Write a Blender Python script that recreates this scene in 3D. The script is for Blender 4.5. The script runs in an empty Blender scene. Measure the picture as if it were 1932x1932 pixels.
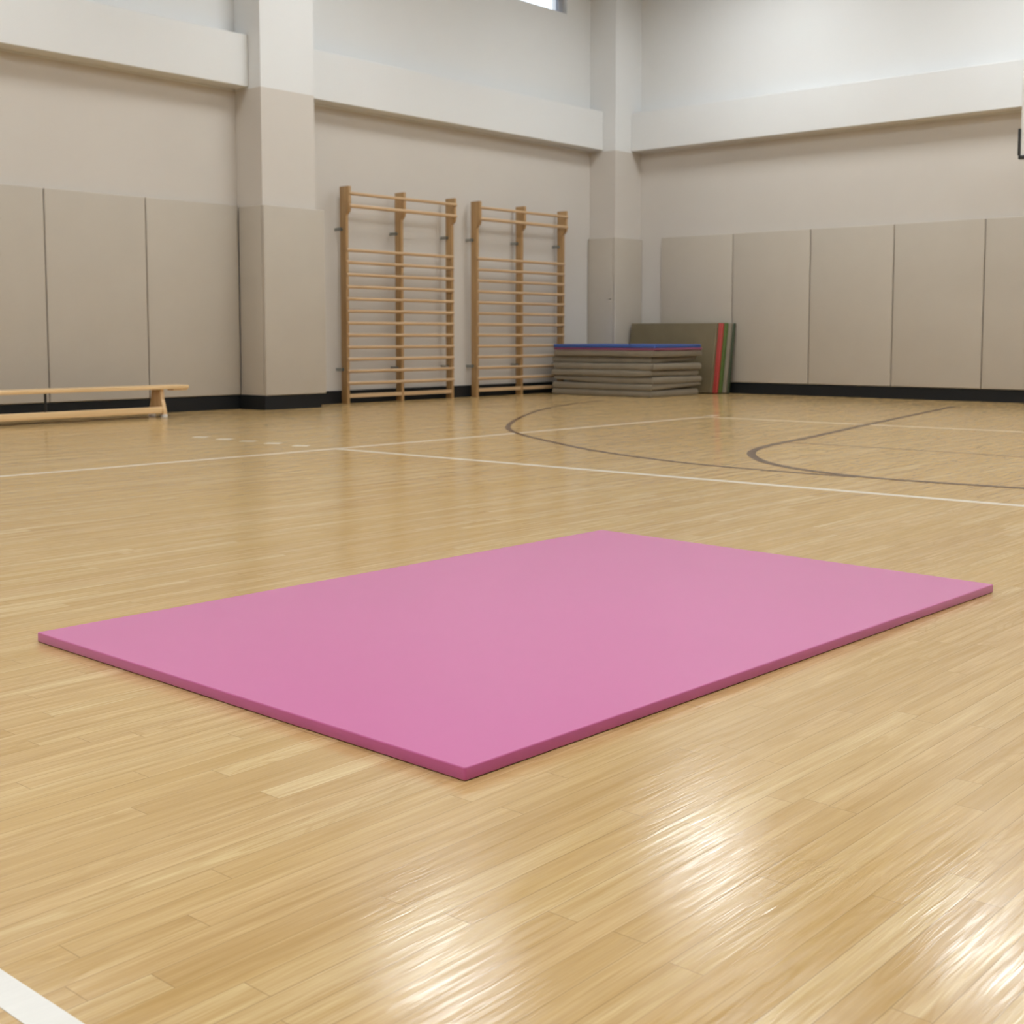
import bpy, bmesh, math, random
from mathutils import Vector, Matrix, noise
random.seed(7)
sc = bpy.context.scene
C = sc.collection

# ------------------------------------------------------------------ camera
F_PX, YAW, PITCH, CY, EYE = 2430.0, 0.718075555, 0.0839905441, 838.06, 0.87
cam_d = bpy.data.cameras.new('camera')
cam = bpy.data.objects.new('camera', cam_d); C.objects.link(cam)
cam.location = (0, 0, EYE)
fw = Vector((math.cos(YAW) * math.cos(PITCH), math.sin(YAW) * math.cos(PITCH), -math.sin(PITCH)))
rt = Vector((math.sin(YAW), -math.cos(YAW), 0)); up = rt.cross(fw)
cam.rotation_euler = Matrix((rt, up, -fw)).transposed().to_euler()
cam_d.sensor_width = 36; cam_d.sensor_fit = 'HORIZONTAL'
cam_d.lens = 36 * F_PX / 1932
cam_d.shift_y = (CY - 966) / 1932
cam_d.clip_start = 0.05; cam_d.clip_end = 200
cam_d.dof.use_dof = True
cam_d.dof.focus_distance = 3.0
cam_d.dof.aperture_fstop = 8.0
sc.camera = cam

# ------------------------------------------------------------------ world, exposure
w = bpy.data.worlds.new('sky'); sc.world = w; w.use_nodes = True
bg = w.node_tree.nodes['Background']
bg.inputs[0].default_value = (0.86, 0.93, 1.0, 1); bg.inputs[1].default_value = 1.6
sc.view_settings.view_transform = 'Standard'
sc.view_settings.look = 'None'
sc.view_settings.gamma = 1
sc.view_settings.exposure = 0.22
sc.view_settings.use_curve_mapping = False
sc.cycles.use_denoising = True
sc.cycles.max_bounces = 6
sc.cycles.diffuse_bounces = 3
sc.cycles.glossy_bounces = 3
sc.cycles.use_adaptive_sampling = True
sc.cycles.adaptive_threshold = 0.08
sc.cycles.adaptive_min_samples = 12

LAMP = 16.0          # brightness of the ceiling lamps' diffusers
LAMP_COL = (0.90, 0.965, 1.0)

# ------------------------------------------------------------------ helpers
def srgb(r, g, b):
    f = lambda c: (c / 255) / 12.92 if c <= 10 else (((c / 255) + .055) / 1.055) ** 2.4
    return (f(r), f(g), f(b), 1)

class NT:
    """tiny helper to wire shader nodes"""
    def __init__(s, name):
        s.m = bpy.data.materials.new(name); s.m.use_nodes = True
        s.t = s.m.node_tree; s.b = s.t.nodes['Principled BSDF']
    def n(s, typ, ins=None, **kw):
        nd = s.t.nodes.new(typ)
        for k, v in kw.items(): setattr(nd, k, v)
        for k, v in (ins or {}).items(): s.set(nd.inputs[k], v)
        return nd
    def set(s, sock, v):
        if isinstance(v, bpy.types.NodeSocket): s.t.links.new(v, sock)
        else: sock.default_value = v
    def math(s, op, a, b=0.0, c=0.0):
        nd = s.n('ShaderNodeMath', operation=op)
        s.set(nd.inputs[0], a); s.set(nd.inputs[1], b); s.set(nd.inputs[2], c)
        return nd.outputs[0]
    def mix(s, fac, a, b, blend='MIX'):
        nd = s.n('ShaderNodeMix', data_type='RGBA', blend_type=blend)
        s.set(nd.inputs[0], fac); s.set(nd.inputs[6], a); s.set(nd.inputs[7], b)
        return nd.outputs[2]
    def noise(s, vec, scale=5, detail=3, rough=.5, w=None):
        nd = s.n('ShaderNodeTexNoise', {'Scale': scale, 'Detail': detail, 'Roughness': rough}, noise_dimensions='4D' if w is not None else '3D')
        s.set(nd.inputs['Vector'], vec)
        if w is not None: s.set(nd.inputs['W'], w)
        return nd.outputs['Fac']
    def maprange(s, v, a, b, c, d, smooth=False):
        nd = s.n('ShaderNodeMapRange', {'From Min': a, 'From Max': b, 'To Min': c, 'To Max': d}, interpolation_type='SMOOTHSTEP' if smooth else 'LINEAR')
        s.set(nd.inputs['Value'], v)
        return nd.outputs[0]
    def obj(s): return s.n('ShaderNodeTexCoord').outputs['Object']
    def pos(s): return s.n('ShaderNodeNewGeometry').outputs['Position']
    def scale(s, vec, x, y, z):
        nd = s.n('ShaderNodeVectorMath', operation='MULTIPLY'); s.set(nd.inputs[0], vec); nd.inputs[1].default_value = (x, y, z)
        return nd.outputs[0]
    def bump(s, h, strength, dist):
        nd = s.n('ShaderNodeBump', {'Strength': strength, 'Distance': dist}); s.set(nd.inputs['Height'], h)
        s.set(s.b.inputs['Normal'], nd.outputs[0]); return nd

def plain(name, col, rough=.6, var=.05, nscale=3.0, spec=.5, bump=0.0, bscale=60, metallic=0.0, sheen=0.0):
    k = NT(name); p = k.obj()
    f = k.noise(p, nscale, 4)
    f = k.maprange(f, .3, .7, 1 - var, 1 + var)
    vm = k.n('ShaderNodeVectorMath', operation='SCALE'); vm.inputs[0].default_value = col[:3]; k.set(vm.inputs[3], f)
    k.set(k.b.inputs['Base Color'], vm.outputs[0])
    k.b.inputs['Roughness'].default_value = rough
    k.b.inputs['Specular IOR Level'].default_value = spec
    k.b.inputs['Metallic'].default_value = metallic
    k.b.inputs['Sheen Weight'].default_value = sheen
    if bump: k.bump(k.noise(p, bscale, 3), bump, .002)
    return k.m

def wood(name, c1, c2, rough=.42, axis=2):
    k = NT(name); p = k.obj(); s = [38, 38, 38]; s[axis] = 1.6
    v = k.scale(p, *s)
    f = k.noise(v, 1.0, 4, .6)
    c = k.mix(k.maprange(f, .32, .7, 0, 1), c1, c2)
    k.set(k.b.inputs['Base Color'], c); k.b.inputs['Roughness'].default_value = rough
    return k.m

def add_box(bm, x0, x1, y0, y1, z0, z1, bevel=0.0, seg=2, mi=0):
    vs = [bm.verts.new((x, y, z)) for x in (x0, x1) for y in (y0, y1) for z in (z0, z1)]
    F = [(0, 1, 3, 2), (4, 6, 7, 5), (0, 4, 5, 1), (2, 3, 7, 6), (0, 2, 6, 4), (1, 5, 7, 3)]
    fs = [bm.faces.new([vs[i] for i in f]) for f in F]
    for f in fs: f.material_index = mi
    if bevel:
        es = list({e for f in fs for e in f.edges})
        r = bmesh.ops.bevel(bm, geom=es, offset=bevel, segments=seg, affect='EDGES', profile=.5)
        for f in r['faces']: f.material_index = mi
    return fs

def add_prism(bm, pts, axis, a, b, bevel=0.0):
    """polygon pts (2-D) extruded along axis from a to b"""
    def mk(p, t):
        q = list(p); q.insert(axis, t); return bm.verts.new(q)
    A = [mk(p, a) for p in pts]; B = [mk(p, b) for p in pts]; n = len(pts)
    fs = [bm.faces.new(A), bm.faces.new(B[::-1])]
    for i in range(n): fs.append(bm.faces.new((A[i], B[i], B[(i + 1) % n], A[(i + 1) % n])))
    if bevel:
        bmesh.ops.bevel(bm, geom=list({e for f in fs for e in f.edges}), offset=bevel, segments=2, affect='EDGES', profile=.5)

def add_tube(bm, p0, p1, r, seg=14, ry=None):
    p0 = Vector(p0); p1 = Vector(p1); d = (p1 - p0).normalized()
    a = Vector((0, 0, 1)) if abs(d.z) < .9 else Vector((1, 0, 0))
    u = d.cross(a).normalized(); v = d.cross(u)
    ry = ry or r; R = []
    for p in (p0, p1):
        R.append([bm.verts.new(p + u * r * math.cos(t) + v * ry * math.sin(t)) for t in [2 * math.pi * i / seg for i in range(seg)]])
    for i in range(seg): bm.faces.new((R[0][i], R[0][(i + 1) % seg], R[1][(i + 1) % seg], R[1][i]))
    bm.faces.new(R[0]); bm.faces.new(R[1][::-1])

def obj(name, bm, mats, parent=None, smooth=False, loc=None):
    me = bpy.data.meshes.new(name)
    bmesh.ops.recalc_face_normals(bm, faces=bm.faces)
    bm.to_mesh(me); bm.free()
    for m in (mats if isinstance(mats, (list, tuple)) else [mats]): me.materials.append(m)
    if smooth:
        for p in me.polygons: p.use_smooth = True
        try: me.set_sharp_from_angle(angle=math.radians(40))
        except Exception: pass
    o = bpy.data.objects.new(name, me); C.objects.link(o)
    if parent: o.parent = parent
    if loc: o.location = loc
    return o

def box_obj(name, m, x0, x1, y0, y1, z0, z1, parent=None, bevel=0.0, seg=2):
    """a box whose origin lies at the centre of its base"""
    bm = bmesh.new(); cx, cy = (x0 + x1) / 2, (y0 + y1) / 2
    add_box(bm, x0 - cx, x1 - cx, y0 - cy, y1 - cy, 0, z1 - z0, bevel, seg)
    return obj(name, bm, m, parent, smooth=bool(bevel), loc=(cx, cy, z0))

def struct(o): o['kind'] = 'structure'; return o
def tag(o, label, cat, group=None):
    o['label'] = label; o['category'] = cat
    if group: o['group'] = group
    return o
def empty(name, loc, label=None, cat=None, group=None):
    o = bpy.data.objects.new(name, None); C.objects.link(o); o.location = loc
    o.empty_display_size = .1
    if label: tag(o, label, cat, group)
    return o

# ------------------------------------------------------------------ materials
M_white = plain('white_wall_paint', (0.735, 0.728, 0.715, 1), .75, .015, .8, .3, .15, 90)
M_cream = plain('cream_wall_paint', (0.61, 0.56, 0.505, 1), .75, .015, .8, .3, .15, 90)
M_ceil = plain('ceiling_paint', (0.42, 0.42, 0.41, 1), .85, .01, 1, .2)
M_pad = plain('beige_vinyl_padding', (0.505, 0.446, 0.372, 1), .6, .02, 2, .3, .1, 120)
M_base = plain('black_rubber_baseboard', (0.009, 0.0095, 0.0105, 1), .55, .1, 4, .3)
M_gap = plain('dark_seam_backing', (0.03, 0.027, 0.024, 1), .9, .0)
M_frame = plain('grey_aluminium', (0.42, 0.44, 0.50, 1), .4, .02, 4, .5)
M_wood = wood('light_beech_wood', (0.48, 0.30, 0.135, 1), (0.36, 0.205, 0.083, 1), .4, 2)
M_woodx = wood('light_beech_rod', (0.60, 0.41, 0.235, 1), (0.50, 0.32, 0.165, 1), .4, 0)
M_bench = wood('pale_bench_wood', (0.86, 0.61, 0.33, 1), (0.70, 0.46, 0.22, 1), .38, 0)
M_benchleg = wood('pale_bench_leg_wood', (0.78, 0.53, 0.28, 1), (0.62, 0.38, 0.17, 1), .4, 2)
M_steel = plain('dull_steel', (0.33, 0.34, 0.32, 1), .35, .05, 8, .5, metallic=.6)
M_rubber = plain('pale_rubber', (0.62, 0.58, 0.55, 1), .7, .03)
M_pink = plain('pink_foam_vinyl', (0.54, 0.097, 0.285, 1), .5, .01, 1.5, .5, .04, 240, sheen=.3)
M_blue = plain('blue_vinyl', (0.04, 0.095, 0.34, 1), .5, .04)
M_mag = plain('magenta_vinyl', (0.32, 0.08, 0.16, 1), .5, .04)
M_grey = plain('greige_canvas', (0.255, 0.215, 0.16, 1), .7, .08, 5, .3, .3, 80)
M_olive = plain('olive_grey_canvas', (0.18, 0.14, 0.08, 1), .7, .05, 5, .3, .3, 80)
M_red = plain('red_vinyl', (0.42, 0.048, 0.04, 1), .5, .04)
M_green = plain('green_vinyl', (0.085, 0.135, 0.025, 1), .5, .04)
M_dgreen = plain('dark_green_vinyl', (0.045, 0.06, 0.028, 1), .5, .04)
M_board = plain('white_backboard', (0.83, 0.82, 0.79, 1), .35, .01)
M_black = plain('black_padding', (0.02, 0.018, 0.016, 1), .55, .1)
M_orange = plain('orange_rim_paint', (0.72, 0.13, 0.02, 1), .4, .03)
M_fix = plain('white_lamp_housing', (0.75, 0.75, 0.74, 1), .5, .01)
k = NT('lamp_diffuser')
k.b.inputs['Base Color'].default_value = (.8, .8, .8, 1)
k.b.inputs['Emission Color'].default_value = (*LAMP_COL, 1); k.b.inputs['Emission Strength'].default_value = LAMP
M_lamp = k.m
k = NT('window_glass')
k.b.inputs['Base Color'].default_value = (0.95, 0.97, 1, 1); k.b.inputs['Roughness'].default_value = .05
k.b.inputs['Transmission Weight'].default_value = 1.0; k.b.inputs['IOR'].default_value = 1.1
M_glass = k.m

def gloss(k, hgt=None):
    """the shared lacquer of floor and court lines"""
    p = k.pos()
    g = k.noise(k.scale(p, 9, 130, 1), 1.0, 2, .6)
    big = k.noise(k.scale(p, 3.2, 22, 1), 1.0, 2, .55)
    h = k.math('MULTIPLY_ADD', big, .4, k.math('MULTIPLY', g, 1.2))
    k.bump(h, .17, .0016)
    r = k.noise(k.scale(p, 5, 85, 1), 1.0, 4, .6)
    k.set(k.b.inputs['Roughness'], k.maprange(r, .36, .62, .11, .24))
    k.b.inputs['Specular IOR Level'].default_value = .32

def floor_material():
    k = NT('maple_strip_floor'); p = k.pos()
    sep = k.n('ShaderNodeSeparateXYZ'); k.set(sep.inputs[0], p); X, Y = sep.outputs[0], sep.outputs[1]
    W = .0572
    yr = k.math('DIVIDE', Y, W); row = k.math('FLOOR', yr); fy = k.math('FRACT', yr)
    wn = k.n('ShaderNodeTexWhiteNoise', noise_dimensions='1D'); k.set(wn.inputs['W'], row)
    r1 = wn.outputs['Value']
    wn2 = k.n('ShaderNodeTexWhiteNoise', noise_dimensions='1D'); k.set(wn2.inputs['W'], k.math('ADD', row, 371.3))
    L = k.math('MULTIPLY_ADD', r1, .8, .65)
    xr = k.math('DIVIDE', k.math('ADD', k.math('MULTIPLY_ADD', wn2.outputs['Value'], 7.0, 40.0), X), L)
    col = k.math('FLOOR', xr); fx = k.math('FRACT', xr)
    cmb = k.n('ShaderNodeCombineXYZ'); k.set(cmb.inputs[0], row); k.set(cmb.inputs[1], col)
    wn3 = k.n('ShaderNodeTexWhiteNoise', noise_dimensions='3D'); k.set(wn3.inputs['Vector'], cmb.outputs[0])
    pid = wn3.outputs['Value']; s3 = k.n('ShaderNodeSeparateColor'); k.set(s3.inputs[0], wn3.outputs['Color'])
    wofs = k.math('MULTIPLY', pid, 97.0)
    # plank tone
    ramp = k.n('ShaderNodeValToRGB'); k.set(ramp.inputs[0], pid)
    e = ramp.color_ramp.elements
    e[0].position = 0; e[0].color = FL[0]; e[1].position = 1; e[1].color = FL[4]
    for pz, cc in ((.25, FL[1]), (.5, FL[2]), (.78, FL[3])):
        x = e.new(pz); x.color = cc
    base = ramp.outputs[0]
    # long streaky grain
    g1 = k.noise(k.scale(p, 2.2, 46, 1), 1.0, 5, .6, w=wofs)
    base = k.mix(k.maprange(g1, .36, .68, 0, .8), base, FL[5])
    g2 = k.noise(k.scale(p, 6.0, 210, 1), 1.0, 3, .6, w=wofs)
    base = k.mix(k.maprange(g2, .42, .72, 0, .5), base, FL[5])
    # cathedral figure on some planks
    d = k.noise(k.scale(p, 1.7, 9, 1), 1.0, 2, .5, w=wofs)
    rings = k.math('SINE', k.math('MULTIPLY', d, 85.0))
    rings = k.maprange(rings, .35, 1.0, 0, 1)
    sel = k.maprange(s3.outputs[1], .55, .8, 0, .34)
    base = k.mix(k.math('MULTIPLY', rings, sel), base, FL[5])
    # slow drift of tone over the hall
    drift = k.noise(k.scale(p, .6, 2.6, 1), 1.0, 3)
    base = k.mix(k.maprange(drift, .35, .65, 0, .42), base, FL[6])
    # seams
    ey = k.math('MULTIPLY', k.math('MINIMUM', fy, k.math('SUBTRACT', 1.0, fy)), W)
    ex = k.math('MULTIPLY', k.math('MINIMUM', fx, k.math('SUBTRACT', 1.0, fx)), L)
    sy = k.maprange(ey, .0003, .0013, 1, 0); sx = k.maprange(ex, .0003, .0014, 1, 0)
    seam = k.math('MAXIMUM', k.math('MULTIPLY', sy, k.maprange(s3.outputs[2], .1, .9, .25, .8)), k.math('MULTIPLY', sx, .6))
    base = k.mix(k.math('MULTIPLY', seam, .75), base, FL[7])
    k.set(k.b.inputs['Base Color'], base)
    gloss(k)
    return k.m
FL = [(0.56, 0.37, 0.170, 1), (0.62, 0.425, 0.205, 1), (0.655, 0.45, 0.225, 1), (0.68, 0.49, 0.255, 1), (0.74, 0.56, 0.31, 1),
      (0.42, 0.245, 0.085, 1), (0.56, 0.36, 0.13, 1), (0.20, 0.11, 0.045, 1)]
M_floor = floor_material()

def line_material(name, col):
    k = NT(name); p = k.pos()
    f = k.noise(k.scale(p, 8, 60, 1), 1.0, 3)
    c = k.mix(k.maprange(f, .4, .75, 0, .3), col, tuple(x * .86 for x in col[:3]) + (1,))
    k.set(k.b.inputs['Base Color'], c); gloss(k); return k.m
M_lw = line_material('white_court_paint', (0.78, 0.74, 0.68, 1))
M_lw2 = line_material('cream_court_paint', (0.80, 0.68, 0.54, 1))
M_lw3 = line_material('ivory_court_paint', (0.82, 0.74, 0.62, 1))
M_lb = line_material('brown_court_paint', (0.115, 0.065, 0.045, 1))
M_lt = line_material('worn_brown_court_paint', (0.22, 0.13, 0.075, 1))

# ------------------------------------------------------------------ room shell
XR, YL, XB, YB, HC = 16.95, 12.6, -9.0, -7.0, 6.5
PZ = 3.73           # paint line and soffit height
floor = bmesh.new()
add_box(floor, XB - .3, XR + .3, YB - .3, YL + .3, -.2, 0)
floor = struct(obj('floor', floor, M_floor))
bm = bmesh.new(); add_box(bm, XB - .3, XR + .3, YB - .3, YL + .3, HC, HC + .2)
struct(obj('ceiling', bm, M_ceil))

WX0, WX1, WZ0, WZ1 = 10.95, 15.70, 5.74, 6.30     # window opening in the left wall
bm = bmesh.new()
add_box(bm, XB - .3, XR + .3, YL, YL + .3, 0, PZ, mi=1)
add_box(bm, XB - .3, XR + .3, YL, YL + .3, PZ, WZ0)
add_box(bm, XB - .3, WX0, YL, YL + .3, WZ0, WZ1)
add_box(bm, WX1, XR + .3, YL, YL + .3, WZ0, WZ1)
add_box(bm, XB - .3, XR + .3, YL, YL + .3, WZ1, HC)
struct(obj('wall_left', bm, [M_white, M_cream]))
bm = bmesh.new()
add_box(bm, XR, XR + .3, YB - .3, YL, 0, PZ, mi=1)
add_box(bm, XR, XR + .3, YB - .3, YL, PZ, HC)
struct(obj('wall_right', bm, [M_white, M_cream]))
bm = bmesh.new()
add_box(bm, XB - .3, XB, YB, YL, 0, PZ, mi=1); add_box(bm, XB - .3, XB, YB, YL, PZ, HC)
struct(obj('wall_back', bm, [M_white, M_cream]))
bm = bmesh.new()
add_box(bm, XB - .3, XR, YB - .3, YB, 0, PZ, mi=1); add_box(bm, XB - .3, XR, YB - .3, YB, PZ, HC)
struct(obj('wall_front', bm, [M_white, M_cream]))

# pilaster between the two bays and the pillar in the corner
PX0, PX1, PY = 9.475, 10.27, 12.12
CX0, CY0 = 16.28, 12.10
bm = bmesh.new()
add_box(bm, PX0, PX1, PY, YL, 0, PZ, mi=1); add_box(bm, PX0, PX1, PY, YL, PZ, HC)
struct(obj('trim_1', bm, [M_white, M_cream]))
bm = bmesh.new()
add_box(bm, CX0, XR, CY0, YL, 0, PZ, mi=1); add_box(bm, CX0, XR, CY0, YL, PZ, HC)
struct(obj('trim_2', bm, [M_white, M_cream]))
# ledge beams along both walls
BZ1 = 4.34
bm = bmesh.new(); add_box(bm, XB, PX0, 12.34, YL, PZ + .02, BZ1, .006, 1)
struct(obj('trim_3', bm, M_white, smooth=True))
bm = bmesh.new(); add_box(bm, PX1, CX0, 12.34, YL, PZ + .02, BZ1, .006, 1)
struct(obj('trim_4', bm, M_white, smooth=True))
bm = bmesh.new(); add_box(bm, 16.69, XR, YB, CY0, PZ + .02, BZ1, .006, 1)
struct(obj('trim_5', bm, M_white, smooth=True))

# black rubber baseboards following the walls and pillars
BH, BT = .165, .03
bm = bmesh.new()
add_box(bm, XB, PX0, YL - BT, YL, 0, BH); add_box(bm, PX0 - BT, PX0, PY - BT, YL - BT, 0, BH)
add_box(bm, PX0, PX1, PY - BT, PY, 0, BH); add_box(bm, PX1, PX1 + BT, PY - BT, YL - BT, 0, BH)
add_box(bm, PX1, CX0, YL - BT, YL, 0, BH); add_box(bm, CX0 - BT, CX0, CY0 - BT, YL - BT, 0, BH)
add_box(bm, CX0, XR, CY0 - BT, CY0, 0, BH)
struct(obj('baseboard_left', bm, M_base))
bm = bmesh.new(); add_box(bm, XR - BT, XR, YB, CY0 - BT, 0, BH)
struct(obj('baseboard_right', bm, M_base))

# high window in the left wall, above the wall bars
win = empty('window_1', ((WX0 + WX1) / 2, YL + .12, WZ0)); struct(win)
ox = (WX0 + WX1) / 2
bm = bmesh.new(); fw_ = .10; h = WZ1 - WZ0; hw = (WX1 - WX0) / 2
add_box(bm, -hw, hw, -.03, .03, 0, .035); add_box(bm, -hw, hw, -.03, .03, h - .05, h)
add_box(bm, -hw, -hw + fw_, -.03, .03, .035, h - .05); add_box(bm, hw - fw_, hw, -.03, .03, .035, h - .05)
obj('window_frame', bm, M_frame, win)
bm = bmesh.new(); add_box(bm, -hw + fw_, hw - fw_, -.006, .006, .035, h - .05)
obj('pane', bm, M_glass, win)
for xm in (14.52, 13.33, 12.14):
    bm = bmesh.new(); add_box(bm, xm - ox - .025, xm - ox + .025, -.035, .035, .03, h - .04)
    obj('mullion', bm, M_frame, win)
bm = bmesh.new(); add_box(bm, -hw, hw, -.11, -.03, -.0, .02)
obj('window_sill', bm, M_white, win)

# ceiling lamps (rows that light the hall)
def lamp(x, y, label):
    t = empty('ceiling_lamp', (x, y, HC), label, 'lamp', 'square ceiling lamps in rows')
    bm = bmesh.new(); a = .66
    add_box(bm, -a, a, -a, a, -.04, 0)
    for q in ((-a, a, -a, -a + .03), (-a, a, a - .03, a), (-a, -a + .03, -a + .03, a - .03), (a - .03, a, -a + .03, a - .03)):
        add_box(bm, *q, -.065, -.04)
    obj('lamp_housing', bm, M_fix, t)
    bm = bmesh.new(); add_box(bm, -a + .035, a - .035, -a + .035, a - .035, -.06, -.042); obj('diffuser', bm, M_lamp, t)
LX = [14.8, 10.1, 5.1, 0.1, -4.9]
LY = [9.35, 5.35, 1.45, -2.45]
for i, x in enumerate(LX):
    for j, y in enumerate(LY):
        lamp(x, y + .09 * (14.8 - x) * (j == 0), 'square ceiling lamp, %s row from the wall bars, %s from the leaning mats' % (
            ['first', 'second', 'third', 'fourth'][j], ['nearest', 'second', 'third', 'fourth', 'farthest'][i]))

# ------------------------------------------------------------------ court lines, painted on the floor
def ribbon(name, pts, width, m, z=.0008, dz=.0008):
    bm = bmesh.new(); L = []; n = len(pts)
    for i, q in enumerate(pts):
        a = Vector(pts[max(i - 1, 0)]); b = Vector(pts[min(i + 1, n - 1)]); t = (b - a).normalized()
        nn = Vector((-t.y, t.x)) * width / 2; q = Vector(q)
        L.append([bm.verts.new((q.x + s * nn.x, q.y + s * nn.y, zz)) for s in (1, -1) for zz in (0, z)])
    for a, b in zip(L, L[1:]):
        bm.faces.new((a[1], a[3], b[3], b[1])); bm.faces.new((a[0], a[1], b[1], b[0])); bm.faces.new((a[3], a[2], b[2], b[3]))
    o = obj(name, bm, m, floor); return o
def smooth_pts(P, n=10):
    P = [Vector(q) for q in P]; out = []
    for i in range(len(P) - 1):
        p0 = P[max(i - 1, 0)]; p1 = P[i]; p2 = P[i + 1]; p3 = P[min(i + 2, len(P) - 1)]
        for j in range(n):
            t = j / n
            out.append(.5 * ((2 * p1) + (p2 - p0) * t + (2 * p0 - 5 * p1 + 4 * p2 - p3) * t * t + (3 * p1 - p0 - 3 * p2 + p3) * t ** 3))
    out.append(P[-1]); return [tuple(v) for v in out]
ribbon('court_line', [(-2.0, 7.78), (3.894, 7.62), (6.564, 7.55), (11.80, 7.53)], .068, M_lw2, .0010)
ribbon('court_line', [(6.565, 7.52), (6.62, 4.9), (6.665, 2.333), (6.74, -6.9)], .066, M_lw3, .0010)
ribbon('court_line', [(11.775, 7.50), (11.80, 5.8), (11.835, 4.17), (12.0, -6.9)], .06, M_lw2, .0010)
ribbon('court_line', [(11.93, 7.60), (12.10, 7.60)], .10, M_lw2, .0010)
ribbon('court_line', [(.797, 1.72 + 1.6), (.797, -2.0)], .05, M_lw, .0010)
for y in (9.3, 8.96, 8.64, 8.31, 7.96):
    ribbon('court_line_dash', [(6.535, y + .055), (6.605, y - .055)], .10, M_lw3, .0010)
arc1 = smooth_pts([(7.36, 3.60), (7.34, 4.05), (7.37, 4.65), (7.50, 5.24), (7.78, 6.0), (8.18, 6.72), (8.60, 7.40), (9.05, 7.95), (9.72, 8.50), (10.73, 9.18), (11.85, 9.82), (12.9, 10.25), (13.9, 10.5)])
ribbon('court_arc', arc1, .05, M_lb, .0014)
arc2 = smooth_pts([(15.5, -1.4), (11.3, -.7), (9.3, -.1), (8.3, .45), (7.80, 1.2), (7.53, 2.1), (7.42, 2.8), (7.38, 3.41), (7.46, 3.87), (7.65, 4.28), (7.93, 4.62), (8.36, 4.94), (8.85, 5.13), (9.4, 5.24), (10.04, 5.34), (11.25, 5.57), (12.65, 5.83), (13.9, 6.05), (15.5, 6.33)])
ribbon('court_arc', arc2, .065, M_lb, .0018)
ribbon('court_line', [(9.40, 5.20), (9.41, 4.5), (9.39, 3.6), (9.36, 3.2), (9.33, .1)], .04, M_lt, .0010)

# ------------------------------------------------------------------ pink mat in the foreground
def round_slab(cx, cy, pts, z0, z1, rv, rh, name, m):
    """slab over a quad outline: vertical corners rounded by rv, rims by rh"""
    bm = bmesh.new()
    vs = [bm.verts.new((x - cx, y - cy, 0)) for x, y in pts]
    vt = [bm.verts.new((x - cx, y - cy, z1 - z0)) for x, y in pts]
    n = len(pts); bm.faces.new(vs); bm.faces.new(vt[::-1])
    for i in range(n): bm.faces.new((vs[i], vt[i], vt[(i + 1) % n], vs[(i + 1) % n]))
    ve = [e for e in bm.edges if abs(e.verts[0].co.z - e.verts[1].co.z) > 1e-5]
    bmesh.ops.bevel(bm, geom=ve, offset=rv, segments=4, affect='EDGES', profile=.5)
    he = [e for e in bm.edges if abs(e.verts[0].co.z - e.verts[1].co.z) < 1e-5 and any(abs(f.normal.z) > .5 or True for f in e.link_faces)]
    bmesh.ops.bevel(bm, geom=he, offset=rh, segments=3, affect='EDGES', profile=.5)
    return obj(name, bm, m, smooth=True, loc=(cx, cy, z0))
mat = round_slab(3.1, 2.5, [(1.829, 3.395), (1.788, 1.684), (4.332, 1.611), (4.442, 3.363)], .0012, .0285, .006, .0035, 'gym_mat', M_pink)
tag(mat, 'large thin pink exercise mat lying flat in the foreground on the wooden floor', 'mat')

# ------------------------------------------------------------------ wall padding
def wall_pad(name, x0, x1, y0, y1, label, group, z0=.17, z1=2.40):
    o = box_obj(name, M_pad, x0, x1, y0, y1, z0, z1, bevel=.012, seg=3)
    tag(o, label, 'wall pad', group); return o
T = .05
GL, GR = 'beige pads along the left wall', 'beige pads along the right wall'
g = .006
xs = [5.78, 6.99, 8.20, 9.455]
for i, lb in enumerate(['tall beige wall pad at the left edge of the picture, above the wooden bench',
                        'tall beige wall pad behind the middle of the wooden bench',
                        'tall beige wall pad between the bench end and the pillar']):
    wall_pad('wall_pad', xs[i] + g, xs[i + 1] - g, YL - T, YL, lb, GL)
ys = [11.66, 10.36, 9.07, 7.80, 6.54, 5.27]
for i, lb in enumerate(['tall beige wall pad behind the leaning mats, nearest the room corner',
                        'tall beige right wall pad just right of the leaning mats',
                        'tall beige right wall pad, second to the right of the leaning mats',
                        'tall beige right wall pad, third to the right of the leaning mats',
                        'tall beige wall pad cut by the right edge of the picture, below the backboard']):
    wall_pad('wall_pad', XR - T, XR, ys[i + 1] + g, ys[i] - g, lb, GR)
# pads wrapped round the pillar and the corner pillar
t = empty('pillar_pad', ((PX0 + PX1) / 2, PY, .17), 'beige padding wrapped around the lower half of the white pillar left of the wall bars', 'wall pad')
a = (PX0 + PX1) / 2
bm = bmesh.new(); add_box(bm, PX0 - .02 - a, PX1 + .10 - a, -.05, -.001, 0, 2.21, .01, 3); obj('front_pad', bm, M_pad, t, True)
bm = bmesh.new(); add_box(bm, PX0 - .02 - a, PX0 - a - .001, 0, YL - PY - .056, 0, 2.21, .006, 2); obj('side_pad', bm, M_pad, t, True)
bm = bmesh.new(); add_box(bm, PX1 - a + .001, PX1 + .10 - a, 0, YL - PY - .005, 0, 2.21, .01, 2); obj('side_pad', bm, M_pad, t, True)
t = empty('pillar_pad', (CX0, CY0, .17), 'beige padding around the pillar standing in the far room corner', 'wall pad')
bm = bmesh.new(); add_box(bm, -.05, -.001, -.0, YL - CY0 - .005, 0, 2.22, .012, 3); obj('side_pad', bm, M_pad, t, True)
bm = bmesh.new(); add_box(bm, -.05, XR - CX0 - .005, -.05, -.001, 0, 2.22, .012, 3); obj('front_pad', bm, M_pad, t, True)

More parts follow.
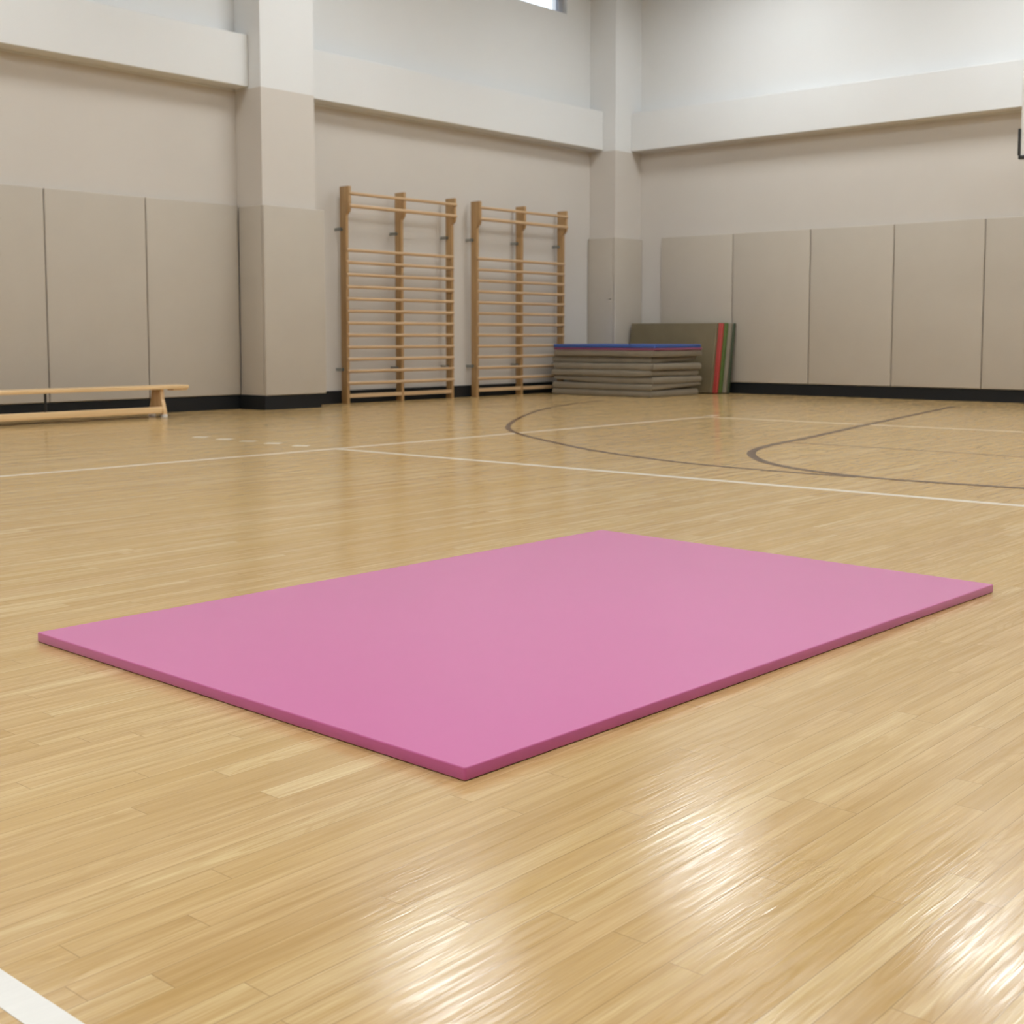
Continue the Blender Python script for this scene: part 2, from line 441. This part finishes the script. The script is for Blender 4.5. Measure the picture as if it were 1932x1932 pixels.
# ------------------------------------------------------------------ wall bars
RUNGS = [1.953] + [1.953 - .1537 * i for i in range(1, 12)]
def wall_bars(x, label):
    t = empty('wall_bars', (x, 12.46, 0), label, 'wall bars', 'wooden wall bars on the left wall')
    S, yb, yf, yh = .963, .06, -.05, -.11
    for i in range(3):
        px = i * S; w2 = .021
        # side profile: foot, deep head with a rounded underside
        prof = [(yb, 0), (yb, 2.75), (yh, 2.75), (yh, 2.47), (yh + .006, 2.445), (yh + .022, 2.425), (yf - .006, 2.405), (yf, 2.39), (yf, 0)]
        bm = bmesh.new(); add_prism(bm, prof, 0, px - w2, px + w2, .003)
        p = obj('upright', bm, M_wood, t, True)
        for z in (2.215, .44):
            bm = bmesh.new()
            add_box(bm, px - w2 - .026, px - w2, yb - .045, yb - .036, z - .02, z + .02)
            add_box(bm, px - w2 - .026, px - w2 - .018, yb - .045, .137, z - .02, z + .02)
            add_tube(bm, (px - w2 - .010, yb - .055, z), (px - w2 - .010, yb - .036, z), .009, 8)
            obj('wall_bracket', bm, M_steel, p)
    def rung(z, y, r, rz):
        bm = bmesh.new(); add_tube(bm, (-.012, y, z), (2 * S + .012, y, z), r, 16, rz)
        obj('rung', bm, M_woodx, t, True)
    rung(2.66, yh - .002, .018, .021); rung(2.505, yh - .002, .018, .024)
    for z in RUNGS: rung(z, yf - .002, .017, .021)
    bm = bmesh.new(); add_box(bm, .0, 2 * S, yf + .004, yf + .030, .075, .125, .003, 1)
    obj('bottom_rail', bm, M_woodx, t, True)
wall_bars(11.03, 'wooden wall bars nearer the padded pillar, fully in view')
wall_bars(13.47, 'wooden wall bars nearer the room corner, partly hidden by the mat stack')

# ------------------------------------------------------------------ bench
t = empty('gym_bench', (6.5, 11.95, 0), 'long low wooden gym bench along the left wall, cut by the picture edge', 'bench')
bx, by = 6.5, 11.95
bm = bmesh.new(); add_box(bm, 4.9 - bx, 8.215 - bx, -.125, .125, .300, .340, .006, 2)
obj('seat', bm, M_bench, t, True)
bm = bmesh.new(); add_box(bm, 8.02 - bx, 8.20 - bx, -.118, .0, .284, .2995, .004, 1)
obj('end_batten', bm, M_benchleg, t, True)
for xl in (7.90, 5.25):
    prof = [(-.085, .2995), (.085, .2995), (.09, .19), (.135, .085), (.14, .03), (.085, .03), (.06, .055), (-.06, .055), (-.085, .03), (-.14, .03), (-.135, .085), (-.09, .19)]
    bm = bmesh.new(); add_prism(bm, prof, 0, xl - bx - .022, xl - bx + .022, .004)
    leg = obj('trestle', bm, M_benchleg, t, True)
    for s in (-1, 1):
        bm = bmesh.new(); add_box(bm, xl - bx - .026, xl - bx + .026, s * .113 - .03, s * .113 + .03, 0, .036, .006, 2)
        obj('rubber_foot', bm, M_rubber, leg, True)
bm = bmesh.new(); add_box(bm, 5.272 - bx, 7.878 - bx, -.125, -.075, .045, .115, .006, 2)
obj('lower_rail', bm, M_bench, t, True)
bm = bmesh.new(); add_tube(bm, (6.55 - bx, -.10, .1155), (6.55 - bx, -.10, .2995), .013, 10)
obj('support_rod', bm, M_black, t, True)

# ------------------------------------------------------------------ stacked mats
def soft_mat(name, x0, x1, y0, y1, th, rot, sag, bow, m, z, label, group, seed, edge_m=None, rims=(0, 0)):
    """a soft cushion: grid slab with bulging rims, drooping corners"""
    nx, ny, nz = 14, 22, 6; bm = bmesh.new(); cx, cy = (x0 + x1) / 2, (y0 + y1) / 2; hx, hy = (x1 - x0) / 2, (y1 - y0) / 2
    c = {}
    bmesh.ops.create_cube(bm, size=1)
    bmesh.ops.subdivide_edges(bm, edges=bm.edges[:], cuts=11, use_grid_fill=True)
    for v in bm.verts:
        u, vv, ww = v.co.x * 2, v.co.y * 2, v.co.z + .5
        rim = max(abs(u), abs(vv))
        rz = 1 - abs(2 * ww - 1) ** 3 * .0
        k_ = math.sqrt(max(0, 1 - ((2 * ww - 1) ** 2) * .35)) if rim > .99 else 1
        r = .02
        X = u * hx; Y = vv * hy
        if rim > .99:
            ins = r * (1 - math.sqrt(max(0, 1 - (2 * ww - 1) ** 2)))
            if abs(u) > .99: X -= math.copysign(ins, u)
            if abs(vv) > .99: Y -= math.copysign(ins, vv)
        lo = sag(u, vv)                                   # underside height
        n1 = noise.noise(Vector((X * 2.2 + seed, Y * 2.2, seed))) * .35
        Z = lo[0] + ww * (lo[1] - lo[0])
        v.co = (X, Y, Z)
    o = obj(name, bm, m, smooth=True, loc=(cx, cy, z)); o.rotation_euler.z = rot
    tag(o, label, 'mat', group); return o

SX0, SX1, SY0, SY1 = 14.93, 16.15, 10.42, 12.22
N = 7; HS = .665; th = HS / N
# wavy interfaces between the mats: flat at floor and at the top, drooping between
def wave(i):
    if i == 0 or i == N: return lambda u, v: 0.0
    s = random.uniform(0, 50); a = random.uniform(.003, .006)
    return lambda u, v: a * (noise.noise(Vector((u * .9 + s, v * 1.1 + s * .7, s))) * 1.6)
waves = [wave(i) for i in range(N + 1)]
# gaps seen as dark wedges in the stack
gap = {1: lambda u, v: .048 * max(0, -v - .55) / .45 * max(0, u + 1) / 2, 2: lambda u, v: .032 * max(0, v - .2) / .8 * max(0, -u),
       3: lambda u, v: .012 * max(0, -v - .6) / .4 * max(0, 1 - u) / 2, 5: lambda u, v: .046 * max(0, -v - .55) / .45 * max(0, u + .8) / 1.8}
order = ['on the floor at the bottom', 'second from the floor', 'third from the floor', 'fourth from the floor', 'fifth from the floor',
         'sixth from the floor', 'directly below the magenta mat']
for i in range(N):
    lo, hi = waves[i], waves[i + 1]
    gl = gap.get(i, lambda u, v: 0.0)
    base = th * i
    f = (lambda lo, hi, gl: (lambda u, v: (lo(u, v) + gl(u, v) + .0008, th + hi(u, v) - .0008)))(lo, hi, gl)
    dx0, dy0 = random.uniform(-.03, .03), random.uniform(-.03, .03)
    dx1 = random.uniform(-.03, .03)
    if i == 6: dx0, dx1, dy0 = 0, .02, -.01
    if i == 5: dx0, dx1, dy0 = .05, -.02, .06
    soft_mat('gym_mat', SX0 + dx0, SX1 + dx1, SY0 + dy0, SY1 + dy0, th, 0.0, f, 0, M_grey, base,
             'soft greige gym mat in the stack, ' + order[i], 'greige mats in the stack', i * 3.1)
o = round_slab(15.55, 11.32, [(14.93, 10.40), (16.17, 10.40), (16.17, 12.22), (14.93, 12.22)], HS + .001, HS + .030, .02, .006, 'gym_mat', M_mag)
tag(o, 'thin magenta gym mat in the stack, just under the blue mat', 'mat')
o = round_slab(15.55, 11.32, [(14.92, 10.39), (16.15, 10.41), (16.15, 12.23), (14.92, 12.22)], HS + .032, HS + .082, .02, .01, 'gym_mat', M_blue)
tag(o, 'bright blue gym mat on top of the stack', 'mat')

# ------------------------------------------------------------------ mats leaning on the right wall
LEAN = math.atan2(.155, 1.06)
def leaning(xb, y0, y1, th, h, m, label):
    bm = bmesh.new(); add_box(bm, -th, 0, y0 - 11.2, y1 - 11.2, 0, h, .008, 3)
    o = obj('gym_mat', bm, m, smooth=True, loc=(xb, 11.2, th * math.sin(LEAN) + .001))
    o.rotation_euler.y = LEAN
    tag(o, label, 'mat', 'mats leaning upright against the right wall'); return o
XL = 16.725; H = 1.058
st = [(.045, 10.27, M_dgreen, 'dark green gym mat leaning upright, closest to the right wall', H),
      (.055, 10.29, M_grey, 'grey gym mat leaning upright, between the dark green and the green mat', H),
      (.06, 10.33, M_green, 'green gym mat leaning upright, beside the red one', H),
      (.045, 10.365, M_red, 'red gym mat leaning upright, between the green mat and the olive grey mat', H),
      (.06, 10.43, M_olive, 'olive grey gym mat leaning upright at the front, large face behind the stack', H)]
x = XL
for th_, y0, m, lb, hh in st:
    leaning(x, y0, 12.0, th_, hh, m, lb); x -= th_ / math.cos(LEAN) + .002

# ------------------------------------------------------------------ basketball backboard, only its left edge is in view
t = empty('basketball_backboard', (15.0, 4.55, 2.88), 'white basketball backboard with black corner padding at the right picture edge', 'backboard')
hw = .90
bm = bmesh.new(); add_box(bm, 0, .03, -hw, hw - .02, .03, 1.07, .004, 1); obj('board', bm, M_board, t, True)
bm = bmesh.new()
add_box(bm, -.02, .05, -hw - .02, hw, -.01, .032, .008, 2)
add_box(bm, -.02, .05, hw - .022, hw + .008, .032, .335, .006, 2); add_box(bm, -.02, .05, -hw - .025, -hw + .002, .032, .335, .006, 2)
obj('edge_padding', bm, M_black, t, True)
bm = bmesh.new()
R_ = .23; n = 40
ring = []
for i in range(n):
    a = 2 * math.pi * i / n
    c0 = Vector((-.38 + R_ * math.cos(a), R_ * math.sin(a), .17)); d = Vector((math.cos(a), math.sin(a), 0))
    ring.append([bm.verts.new(c0 + d * .009 * math.cos(b) + Vector((0, 0, .009 * math.sin(b)))) for b in [2 * math.pi * j / 8 for j in range(8)]])
for i in range(n):
    for j in range(8):
        bm.faces.new((ring[i][j], ring[(i + 1) % n][j], ring[(i + 1) % n][(j + 1) % 8], ring[i][(j + 1) % 8]))
add_box(bm, -.16, -.001, -.05, .05, .11, .175)
obj('rim', bm, M_orange, t, True)
for s in (-1, 1):
    for z in (.2, .9):
        bm = bmesh.new(); add_tube(bm, (.031, s * .35, z), (XR - .055 - 15.0 if z < .2 else 1.945, s * .35, z), .03, 12)
        obj('support_arm', bm, M_steel, t, True)
